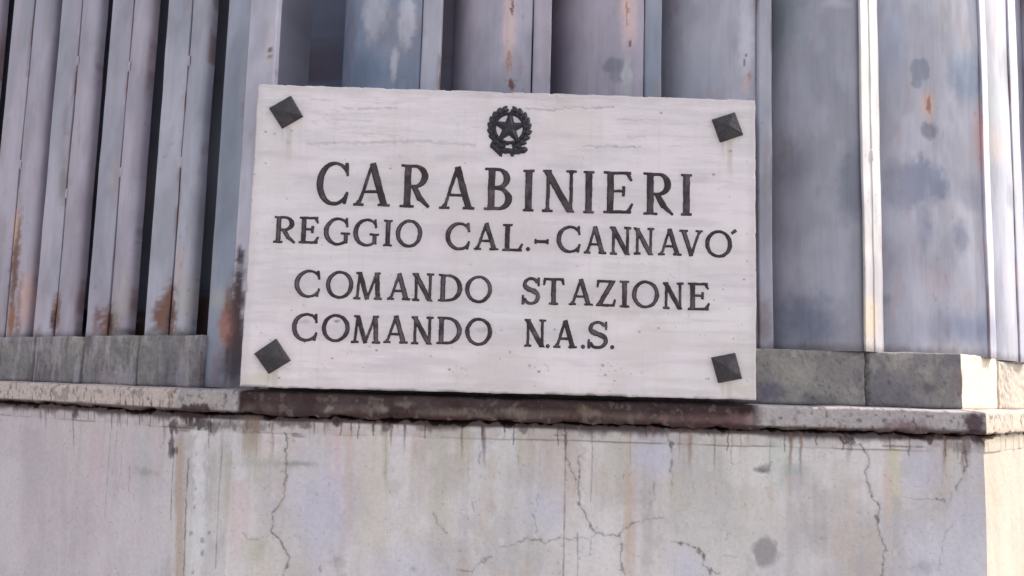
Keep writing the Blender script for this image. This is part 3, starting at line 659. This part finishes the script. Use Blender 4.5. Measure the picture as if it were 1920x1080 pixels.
sp = [(498,247),(515,251),(546,245),(540,267),(477,327),(471,375),(1240,212),(1370,283),(706,657),(956,660),(1199,622),(523,709),(808,668),(623,672),(1328,710),(1130,685),(1152,714),(993,685),(1010,697),(1135,703),(843,693),(1395,524),(1281,747),(1040,618),(1338,327),(732,316),(1235,615)]
for a, b in sp: P.blob(a, b, 2.6 + rs.rand() * .8, 1.8 + rs.rand(), lin(110, 98, 102), .75, .6, .4, False)
for q in range(150):
    P.blob(460 + rs.rand() * 950, 165 + 575 * rs.rand() ** .55, .9 + 1.3 * rs.rand() ** 2, .9 + rs.rand(), lin(120, 106, 108), .5 + .3 * rs.rand(), .6, .4, False)
for (x0, x1) in ((990, 1030), (840, 880), (1350, 1400), (1125, 1165)):
    for q in range(7): P.blob(x0 + rs.rand() * (x1 - x0), 680 + rs.rand() * 25, 1.5 + rs.rand() * 2, 1.2, lin(150, 138, 136), .6, .7, .5, False)
for x, y_ in ((537, 211), (1364, 239), (511, 668), (1363, 690)):
    P.blob(x, y_ + 4, 34, 36, lin(186, 176, 168, K), .5, .9, .35); P.streak(x + 4, y_ + 24, y_ + 110, 7, lin(168, 154, 144, K), .45); P.streak(x - 8, y_ + 22, y_ + 70, 4, lin(160, 150, 146, K), .35)
P.mix(ss(.5, .72, fbm(s * 9, z * 9, 631)) * .35, lin(200, 188, 184, K)); v_ = fbm(s * 120, z * 4, 633); P.mix(ss(.55, .8, v_) * .10, lin(178, 168, 168, K))
P.mix(ss(.52, .68, fbm(s * 4, z * 34, 641)) * .18, lin(184, 178, 184, K)); P.mix(ss(.56, .66, fbm(s * 9, z * 90, 643)) * .18, lin(168, 162, 168, K))
for x_ in range(600, 1310, 38): P.blob(x_, 352 + .028 * (x_ - 600), 34, 40, lin(190, 183, 188, K), .30, .95, .5)  # soft grey shadow around the first line of letters, painted in
for y_, xa, xb in ((432, 520, 1380), (535, 555, 1330), (616, 550, 1150)):
    for x_ in range(xa, xb, 30): P.blob(x_, y_ + .026 * (x_ - 500), 24, 27, lin(184, 176, 182, K), .26, .95, .5)  # same painted shadow halo behind the smaller lines
P.mix((1 - ss(.0, .022, e + (fbm(s * 30, z * 30, 645) - .5) * .02)) * .45, lin(186, 176, 178, K))
# grime along the rim
P.mix((1 - ss(.0, .006, ev)) * (v > .5) * ss(.45, .65, fbm(s * 25, z * 0, 621)) * .8, lin(112, 98, 96)); P.mix((1 - ss(.0, .004, e)) * .25, lin(170, 160, 166, K))
p2 = p.copy(); p2[:, 1] = y + P.g + (fbm(s * 10, z * 10, 623) - .4) * .0008
# wavering outline
cx = (u - .5) * 2; cz = (v - .5) * 2
p2[:, 0] += np.where(np.abs(cx) > .98, (fbm(z * 40, z * 0, 625) - .5) * .003, 0); p2[:, 2] += np.where(np.abs(cz) > .97, (fbm(s * 40, s * 0, 627) - .5) * .003, 0)
nC, nR = len(U), len(Vv); Fg = grid_faces(nR, nC, True)
idx = np.arange(nR * nC).reshape(nR, nC)
ring = np.r_[idx[0, :], idx[1:, -1], idx[-1, -2::-1], idx[-2:0:-1, 0]]
bk = p2[ring].copy(); bk[:, 1] = TH; nb = len(ring); base = len(p2); j = np.arange(nb)
side = np.stack([ring, base + j, base + (j + 1) % nb, ring[(j + 1) % nb]], 1)
V = np.r_[p2, bk]; col = np.r_[P.c, P.c[ring] * .9]
slab = mesh('slab', V, np.r_[Fg, side], MS, sign, col)
bv = [p2[idx[0, 0]], p2[idx[0, -1]], p2[idx[-1, -1]], p2[idx[-1, 0]]]
# four standoffs that hold the slab on the fence ribs, and its plain back
bvv = [(q[0], TH - .0005, q[2]) for q in bv]
mesh('slab_back', bvv, [(0, 1, 2, 3)], MS, sign, np.ones((4, 3)) * lin(180, 175, 178), False)
for px in (800, 1225):
    for py in (240, 690):
        c0 = at(px, py, TH); n = 16; A = np.linspace(0, 2 * math.pi, n, endpoint=False)
        V = [(c0[0] + .012 * math.cos(a), yy, c0[2] + .012 * math.sin(a)) for yy in (TH, D_FENCE - .001) for a in A]
        mesh('fixing', V, [(k, (k + 1) % n, n + (k + 1) % n, n + k) for k in range(n)], ME, sign, np.ones((2 * n, 3)) * .08)

# ---- letters: signed distances -> relief meshes
def seg(x, y, x0, y0, x1, y1, w0, w1=None):
    w1 = w0 if w1 is None else w1
    dx, dy = x1 - x0, y1 - y0; L_ = math.hypot(dx, dy); ux, uy = dx / L_, dy / L_
    t = (x - x0) * ux + (y - y0) * uy; n = np.abs((x - x0) * uy - (y - y0) * ux)
    hw = (w0 + (w1 - w0) * np.clip(t / L_, 0, 1)) / 2
    return np.maximum(n - hw, np.maximum(-t, t - L_))
def ell(x, y, cx, cy, rx, ry): return (np.hypot((x - cx) / rx, (y - cy) / ry) - 1) * min(rx, ry)
def U_(*a):
    r = a[0]
    for q in a[1:]: r = np.minimum(r, q)
    return r
TK, TN, SF = .150, .066, .050
def serif(x, y, cx, yy, half): 
    """a flared foot or head at height yy (0 or 1)"""
    sgn = 1 if yy < .5 else -1
    a = seg(x, y, cx - half, yy + sgn * SF / 2, cx + half, yy + sgn * SF / 2, SF)
    t = (y - yy) * sgn
    f = np.maximum(np.abs(x - cx) - (half * .5) * np.clip(1.5 - t / .12, 0, 1.5) , np.maximum(-t, t - .12)) 
    return np.minimum(a, f)
def stem(x, y, cx, wd=TK, l=.5, r=.5, y0=0, y1=1, ext=.07):
    return U_(seg(x, y, cx, y0, cx, y1, wd), serif(x, y, cx, 0, wd / 2 + ext), serif(x, y, cx, 1, wd / 2 + ext))
def bowl(x, y, x0, cx, cy, rx, ry, th=TK, tn=TN):
    """half ring to the right of x0"""
    o = ell(x, y, cx, cy, rx, ry); i = ell(x, y, cx - .0, cy, rx - th, ry - tn)
    hb = U_(np.maximum(np.maximum(o, -i), x0 - x))
    return hb
def bowl_d(x, y, xs, xc, y0, y1, rx, th=TK, tn=TN):
    """D-like bowl: straight thin bars from xs to xc, then a half ellipse"""
    cy, ry = (y0 + y1) / 2, (y1 - y0) / 2
    h = np.maximum(np.maximum(ell(x, y, xc, cy, rx, ry), -ell(x, y, xc, cy, rx - th, ry - tn)), xc - x)
    return U_(h, seg(x, y, xs, y0 + tn / 2, xc + .01, y0 + tn / 2, tn), seg(x, y, xs, y1 - tn / 2, xc + .01, y1 - tn / 2, tn))
def glyph(ch, x, y, w):
    t2 = TK / 2
    if ch == 'I': return stem(x, y, w / 2, ext=max(.04, (w - TK) / 2))
    if ch == 'C':
        o = ell(x, y, w * .54, .5, w * .54, .51); i = ell(x, y, w * .57, .5, w * .57 - TK * .98, .51 - TN * 1.05)
        r_ = np.maximum(o, -i); cut = np.maximum(.26 - np.abs(y - .5), 0); r_ = np.maximum(r_, np.minimum(x - w * .90, 9))
        r_ = np.where((x > w * .55), np.maximum(r_, .24 - np.abs(y - .5)), r_)
        return U_(r_, seg(x, y, w * .90, .99, w * .94, .68, TK * .45, TK * .35), seg(x, y, w * .88, .03, w * .95, .31, TK * .45, TK * .35))
    if ch == 'G':
        o = ell(x, y, w * .52, .5, w * .52, .51); i = ell(x, y, w * .55, .5, w * .55 - TK * .98, .51 - TN * 1.05)
        r_ = np.maximum(np.maximum(o, -i), x - w * .88)
        r_ = np.where((x > w * .5), np.maximum(r_, .22 - np.abs(y - .5)), r_)
        return U_(r_, seg(x, y, w * .86, .99, w * .90, .68, TK * .4, TK * .35), seg(x, y, w * .85, .08, w * .85, .44, TK * .8), seg(x, y, w * .66, .43, w * 1.0, .43, SF * 1.1))
    if ch == 'O':
        return np.maximum(ell(x, y, w / 2, .5, w / 2, .51), -ell(x, y, w / 2, .5, w / 2 - TK * .86, .51 - TN * 1.1))
    if ch == 'A':
        f = .12
        return U_(seg(x, y, w * .13, 0.02, w * .48, .99, TN, TN * 1.1), seg(x, y, w * .48, 1.0, w * .84, 0.02, TK * .95, TK), seg(x, y, w * .26, .33, w * .74, .33, TN * .9),
                  serif(x, y, w * .13, 0, w * .14), serif(x, y, w * .84, 0, w * .17))
    if ch == 'V':
        return U_(seg(x, y, w * .17, .98, w * .52, 0.0, TK, TK * .9), seg(x, y, w * .52, 0.0, w * .86, .98, TN * 1.1, TN), serif(x, y, w * .17, 1, w * .17), serif(x, y, w * .86, 1, w * .14))
    if ch == 'R':
        sx_ = .19
        return U_(stem(x, y, sx_, ext=.085), bowl_d(x, y, sx_, w * .50, .46, 1.0, w * .42), seg(x, y, w * .46, .50, w * .70, .19, TK * .8, TK * .9), seg(x, y, w * .68, .22, w * .98, .015, TK * .8, TK * .35))
    if ch == 'B':
        return U_(stem(x, y, .19, ext=.085), bowl_d(x, y, .19, w * .50, .50, 1.0, w * .42), bowl_d(x, y, .19, w * .52, 0.0, .545, w * .48))
    if ch == 'D':
        return U_(stem(x, y, .17, ext=.075), bowl_d(x, y, .17, w * .42, 0.0, 1.0, w * .58))
    if ch == 'N':
        return U_(seg(x, y, w * .16, 0, w * .16, .98, TN * 1.1), seg(x, y, w * .84, 0, w * .84, 1, TN * 1.1), np.maximum(seg(x, y, w * .06, 1.06, w * .88, -.06, TK * .98), np.maximum(y - 1, -y)),
                  serif(x, y, w * .16, 0, w * .15), serif(x, y, w * .84, 1, w * .15), seg(x, y, 0, 1 - SF / 2, w * .25, 1 - SF / 2, SF))
    if ch == 'M':
        return U_(seg(x, y, w * .12, 0, w * .19, .98, TN * 1.1), np.maximum(seg(x, y, w * .18, 1.02, w * .49, .0, TK * .9), y - 1), seg(x, y, w * .49, .02, w * .80, .98, TN), seg(x, y, w * .81, 1, w * .87, 0, TK * .95),
                  serif(x, y, w * .12, 0, w * .12), serif(x, y, w * .87, 0, w * .13), seg(x, y, w * .07, 1 - SF / 2, w * .25, 1 - SF / 2, SF), seg(x, y, w * .76, 1 - SF / 2, w * .93, 1 - SF / 2, SF))
    if ch == 'E':
        return U_(stem(x, y, .17, ext=.08), seg(x, y, .17, 1 - TN / 2, w * .92, 1 - TN / 2, TN), seg(x, y, .17, TN / 2, w * .95, TN / 2, TN), seg(x, y, .17, .53, w * .68, .53, TN * .9),
                  seg(x, y, w * .80, .97, w * .95, .78, TN * 1.4, TN * .7), seg(x, y, w * .82, .02, w * .985, .24, TN * 1.5, TN * .7), seg(x, y, w * .68, .41, w * .68, .65, TN))
    if ch == 'L':
        return U_(stem(x, y, .19, ext=.09), seg(x, y, .19, TN / 2, w * .96, TN / 2, TN), seg(x, y, w * .84, .03, w * .98, .26, TN * 1.4, TN * .7))
    if ch == 'T':
        return U_(seg(x, y, w / 2, 0, w / 2, 1, TK), serif(x, y, w / 2, 0, TK / 2 + .08), seg(x, y, w * .03, 1 - TN / 2, w * .97, 1 - TN / 2, TN), seg(x, y, w * .07, .99, w * .02, .76, TN * 1.3, TN * .7), seg(x, y, w * .93, .99, w * .98, .76, TN * 1.3, TN * .7))
    if ch == 'Z':
        return U_(seg(x, y, w * .08, 1 - TN / 2, w * .96, 1 - TN / 2, TN), seg(x, y, w * .04, TN / 2, w * .95, TN / 2, TN), np.maximum(seg(x, y, w * .90, 1.04, w * .10, -.04, TK), np.maximum(y - 1, -y)),
                  seg(x, y, w * .10, .99, w * .06, .74, TN * 1.3, TN * .7), seg(x, y, w * .90, .02, w * .99, .26, TN * 1.3, TN * .7))
    if ch == 'S':
        ru, rl = .27, .30; cu, cl = 1 - ru + .01, rl - .01; mx_ = w * .49
        top_ = np.maximum(ell(x, y, mx_, cu, w * .43, ru), -ell(x, y, mx_, cu, w * .43 - TK * .75, ru - TN * 1.1)); top_ = np.where((x > mx_) & (y < cu + .06), 9, top_)
        bot = np.maximum(ell(x, y, mx_, cl, w * .48, rl), -ell(x, y, mx_, cl, w * .48 - TK * .85, rl - TN * 1.1)); bot = np.where((x < mx_) & (y > cl - .06), 9, bot)
        return U_(top_, bot, seg(x, y, w * .16, .66, w * .84, .40, TK * .9), seg(x, y, w * .90, 1.0, w * .90, .70, TK * .4, TK * .3), seg(x, y, w * .06, 0.0, w * .06, .32, TK * .45, TK * .3))
    if ch == '.': return ell(x, y, w / 2, .5, w / 2, .5)
    if ch == '-': return U_(seg(x, y, 0, .5, w, .5, .42), seg(x, y, .12, .1, .12, .9, .24), seg(x, y, w - .12, .1, w - .12, .9, .24))
    if ch == "'": return seg(x, y, w * .1, .15, w * .85, .85, .45, .6)
def relief(name, parent, X, Z, sd, y0, h, mat, colf, slope=.9, sub=None):
    """marching squares: the part of the grid with sd < 0 becomes a low relief standing h proud of depth y0"""
    nr, nc = sd.shape; verts, faces, cache = [], [], {}
    def vert(i, j):
        k = (i, j)
        if k not in cache: cache[k] = len(verts); verts.append((X[i, j], Z[i, j], sd[i, j]))
        return cache[k]
    def cross(i, j, k, l):
        if (k, l) < (i, j): i, j, k, l = k, l, i, j
        key = (i, j, k, l)
        if key not in cache:
            t = sd[i, j] / (sd[i, j] - sd[k, l]); cache[key] = len(verts)
            verts.append((X[i, j] + (X[k, l] - X[i, j]) * t, Z[i, j] + (Z[k, l] - Z[i, j]) * t, 0.))
        return cache[key]
    neg = sd < 0
    cells = np.argwhere(neg[:-1, :-1] | neg[1:, :-1] | neg[:-1, 1:] | neg[1:, 1:])
    for i, j in cells:
        c = [(i, j), (i + 1, j), (i + 1, j + 1), (i, j + 1)]; f = []
        for q in range(4):
            a, b = c[q], c[(q + 1) % 4]; na, nb_ = neg[a], neg[b]
            if na: f.append(vert(*a))
            if na != nb_: f.append(cross(*a, *b))
        if len(f) >= 3: faces.append(f)
    A = np.array(verts); hh = np.clip(-A[:, 2] * slope, 0, h)
    V = np.c_[A[:, 0], y0 - .0004 - hh, A[:, 1]]
    return mesh(name, V, faces, mat, parent, colf(A[:, 0], A[:, 1], -A[:, 2]))
LET = [
 ('C',594,655,304,384),('A',665,732,306,386),('R',749,807,309,389),('A',826,890,313,392),('B',906,960,315,394),('I',981,1001,318,396),('N',1017,1081,319,398),('I',1094,1114,321,400),('E',1131,1187,322,400),('R',1204,1263,324,403),('I',1277,1297,326,404),
 ('R',513,554,406,455),('E',561,598,407,456),('G',608,656,409,459),('G',663,710,411,461),('I',720,735,413,461),('O',743,791,413,463),('C',836,882,418,468),('A',890,934,419,468),('L',942,980,421,470),('.',987,993,464,470),('-',1003,1028,448,458),
 ('C',1044,1089,424,473),('A',1096,1136,425,475),('N',1144,1183,426,477),('N',1189,1226,428,477),('A',1235,1277,430,478),('V',1274,1317,432,479),('O',1323,1372,433,482),("'",1371,1381,431,439),
 ('C',553,601,507,557),('O',612,662,509,559),('M',664,716,511,561),('A',728,769,513,562),('N',774,813,513,564),('D',822,866,515,565),('O',873,922,518,567),('S',979,1013,521,570),('T',1019,1057,522,571),('A',1068,1111,524,572),('Z',1118,1154,526,574),('I',1163,1179,527,576),('O',1186,1235,527,577),('N',1243,1281,530,579),('E',1290,1330,531,581),
 ('C',548,596,588,639),('O',604,655,590,640),('M',660,713,592,643),('A',721,764,593,643),('N',772,812,594,645),('D',819,865,595,645),('O',873,922,597,647),('N',984,1023,599,650),('.',1024,1030,646,652),('A',1039,1081,601,652),('.',1090,1096,647,653),('S',1102,1140,603,653),('.',1145,1151,648,654)]
for n_, (ch, x0, x1, y0, y1) in enumerate(LET):
    big = n_ < 11
    pc = at((x0 + x1) / 2, (y0 + y1) / 2, 0); k = 1.65 / F * 1.0
    a0, a1 = at(x0, (y0 + y1) / 2, 0), at(x1, (y0 + y1) / 2, 0); b0, b1 = at((x0 + x1) / 2, y0, 0), at((x0 + x1) / 2, y1, 0)
    W, H = a1[0] - a0[0], b0[2] - b1[2]; asp = W / H
    step = .0010 if big else .0008
    gx = np.arange(-.004, W + .004, step) / H; gy = np.arange(-.004, H + .004, step) / H
    XX, YY = np.meshgrid(gx, gy)
    wx = XX + (fbm(XX * 5 + n_ * 7, YY * 5, 701) - .5) * .025; wy = YY + (fbm(XX * 5 + n_ * 3, YY * 5, 703) - .5) * .025
    sd = glyph(ch, wx, wy, asp) * H - (.0004 if big else .0009) + (fbm(XX * 14 + n_, YY * 14, 705, 2) - .5) * .0010
    ang = -.026 + (a1[2] - a0[2]) * 0
    dx, dz = (XX - asp / 2) * H, (YY - .5) * H
    lean = .02
    X = pc[0] + dx * math.cos(ang) - dz * math.sin(ang) * 0; Z = pc[2] + dz + dx * math.sin(0)
    if ch in ".'-": X, Z = pc[0] + dx, pc[2] + dz
    def colf(x, z_, dp, big=big, n_=n_):
        c = np.ones((len(x), 3)) * lin(60, 50, 54); wr = ss(.55, .75, fbm(x * 60, z_ * 60, 741)); c = c * (1 - .35 * wr[:, None]) + lin(120, 110, 112) * .35 * wr[:, None]
        m = ss(.0012, .0032, dp) * ((.3 if big else .6) * ss(.35, .65, fbm(x * 45, z_ * 45, 711 + n_)))
        c = c * (1 - m[:, None]) + lin(112, 102, 108) * m[:, None]
        return c * (1 + .3 * (fbm(x * 160, z_ * 160, 713) - .5))[:, None]
    relief('letter', sign, X, Z, sd, 0., .0013, ML, colf, .7)

# ---- emblem: toothed wheel with star, wreath and ribbon
ec = at(954, 246, 0); ek = 1.65 / F
def eg(step=.0008):
    gx = np.arange(-48, 48, step / ek) ; XX, YY = np.meshgrid(gx, np.arange(-56, 58, step / ek)); return XX, YY
XX, YY = eg()                                   # photo-pixel sized units, y up, centre of emblem
ex, ez = ec[0] + XX * ek, ec[2] + YY * ek
cxs, cys = 1, 6
rr = np.hypot(XX - cxs, YY - cys); th = np.arctan2(YY - cys, XX - cxs)
blk = lin(46, 44, 54)
ecol = lambda x, z_, dp: np.ones((len(x), 3)) * blk * (1 + .6 * (fbm(x * 300, z_ * 300, 721) - .5))[:, None]
tooth = 2.2 * ss(-.3, .3, np.sin(th * 18))
wheel = np.maximum(rr - 32 - tooth, 25.5 - rr)
emb = relief('emblem', sign, ex, ez, wheel * ek, 0., .004, ME, ecol, 1.2)
def star_sd(x, y, R, r_):
    P5 = [(R * math.sin(a), R * math.cos(a)) if q % 2 == 0 else (r_ * math.sin(a), r_ * math.cos(a)) for q, a in enumerate(np.arange(10) * math.pi / 5 + .04)]
    d_ = np.full(x.shape, 1e9); ins = np.zeros(x.shape, bool)
    for (x0, y0), (x1, y1) in zip(P5, P5[1:] + P5[:1]):
        dx, dy = x1 - x0, y1 - y0; t = np.clip(((x - x0) * dx + (y - y0) * dy) / (dx * dx + dy * dy), 0, 1)
        d_ = np.minimum(d_, np.hypot(x - x0 - t * dx, y - y0 - t * dy))
        ins ^= ((y0 > y) != (y1 > y)) & (x < (x1 - x0) * (y - y0) / (y1 - y0 + 1e-12) + x0)
    return np.where(ins, -d_, d_)
relief('star', emb, ex, ez, (star_sd(XX - cxs, YY - cys, 30, 10.5) - 2.9) * ek, -.0006, .005, ME, ecol, .8)
rs = np.random.RandomState(8)
lf = np.full(XX.shape, 9e3)
for side_ in (-1, 1):
    for q in range(9):
        a = math.radians(-70 + q * 17.0)         # from the foot up to the open top
        R_ = 35.2
        x0, y0 = cxs + side_ * R_ * math.cos(a), cys + R_ * math.sin(a) * 1.06 + 0
        for off_, sp_ in ((.55, 1), (-.45, 1)):
            ta = math.atan2(math.cos(a), -math.sin(a)) if side_ > 0 else math.atan2(math.cos(a), math.sin(a))
            ta = ta - side_ * off_ * .8 + rs.uniform(-.12, .12)
            lx, ly = x0 + 3.2 * math.cos(ta), y0 + 3.2 * math.sin(ta)
            px_, py_ = (XX - lx) * math.cos(ta) + (YY - ly) * math.sin(ta), -(XX - lx) * math.sin(ta) + (YY - ly) * math.cos(ta)
            if side_ < 0: wv = 3.6 + .0 * px_
            else: wv = 3.4 + .7 * np.sin(px_ * 1.6)
            lf = np.minimum(lf, ell(px_, py_, 0, 0, 6.6, 1) * 0 + (np.hypot(px_ / 10.0, py_ / (wv + .9)) - 1) * 4.2)
relief('wreath', emb, ex, ez, lf * ek, 0., .0035, ME, ecol, 1.0)
rb = U_(seg(XX, YY, -31, -29, -15, -43, 11, 12), ell(XX, YY, -30, -30, 6, 6), seg(XX, YY, -16, -39, 10, -39, 11, 11), seg(XX, YY, 6, -42, 29, -37, 11, 12), ell(XX, YY, 29, -36, 8, 6.5), seg(XX, YY, -13, -42, -15, -50, 7, 6), seg(XX, YY, 6, -42, 8, -50, 7, 6))
rb = rb + .5 * np.sin(XX * .5 + YY * .4)
relief('ribbon', emb, ex, ez, rb * ek, 0., .0045, ME, ecol, .9)

# ---- four pyramid studs
STUD = [[(504,203),(546,179),(569,219),(529,242)], [(1334,224),(1378,210),(1394,253),(1350,268)], [(476,663),(518,634),(546,676),(504,702)], [(1333,670),(1379,661),(1392,710),(1346,719)]]
for q, cs in enumerate(STUD):
    P4 = [at(x, y, 0) for x, y in cs]; cc = sum(P4) / 4
    n = 14; T = np.linspace(-1, 1, 2 * n + 1); V = []
    for b in T:
        for a in T:
            uu, vv = (a + 1) / 2, (b + 1) / 2
            pt = (P4[0] * (1 - uu) + P4[1] * uu) * (1 - vv) + (P4[3] * (1 - uu) + P4[2] * uu) * vv
            mm = max(abs(a), abs(b)); h_ = .0040 + .0075 * (1 - mm) if mm < .999 else -.001
            h_ = h_ if mm < .93 or mm > .999 else .0042
            V.append((pt[0], -h_ + .0012 * (vn(pt[0] * 300, pt[2] * 300, q) - .5), pt[2]))
    m_ = 2 * n + 1; Va = np.array(V)
    c = np.ones((len(V), 3)) * lin(56, 52, 58); nz = ss(.5, .7, fbm(Va[:, 0] * 90, Va[:, 2] * 90, 731)); c = c * (1 - .3 * nz[:, None]) + lin(88, 76, 72) * .3 * nz[:, None]
    mesh('stud', V, grid_faces(m_, m_, True), ME, sign, c, smooth=False)
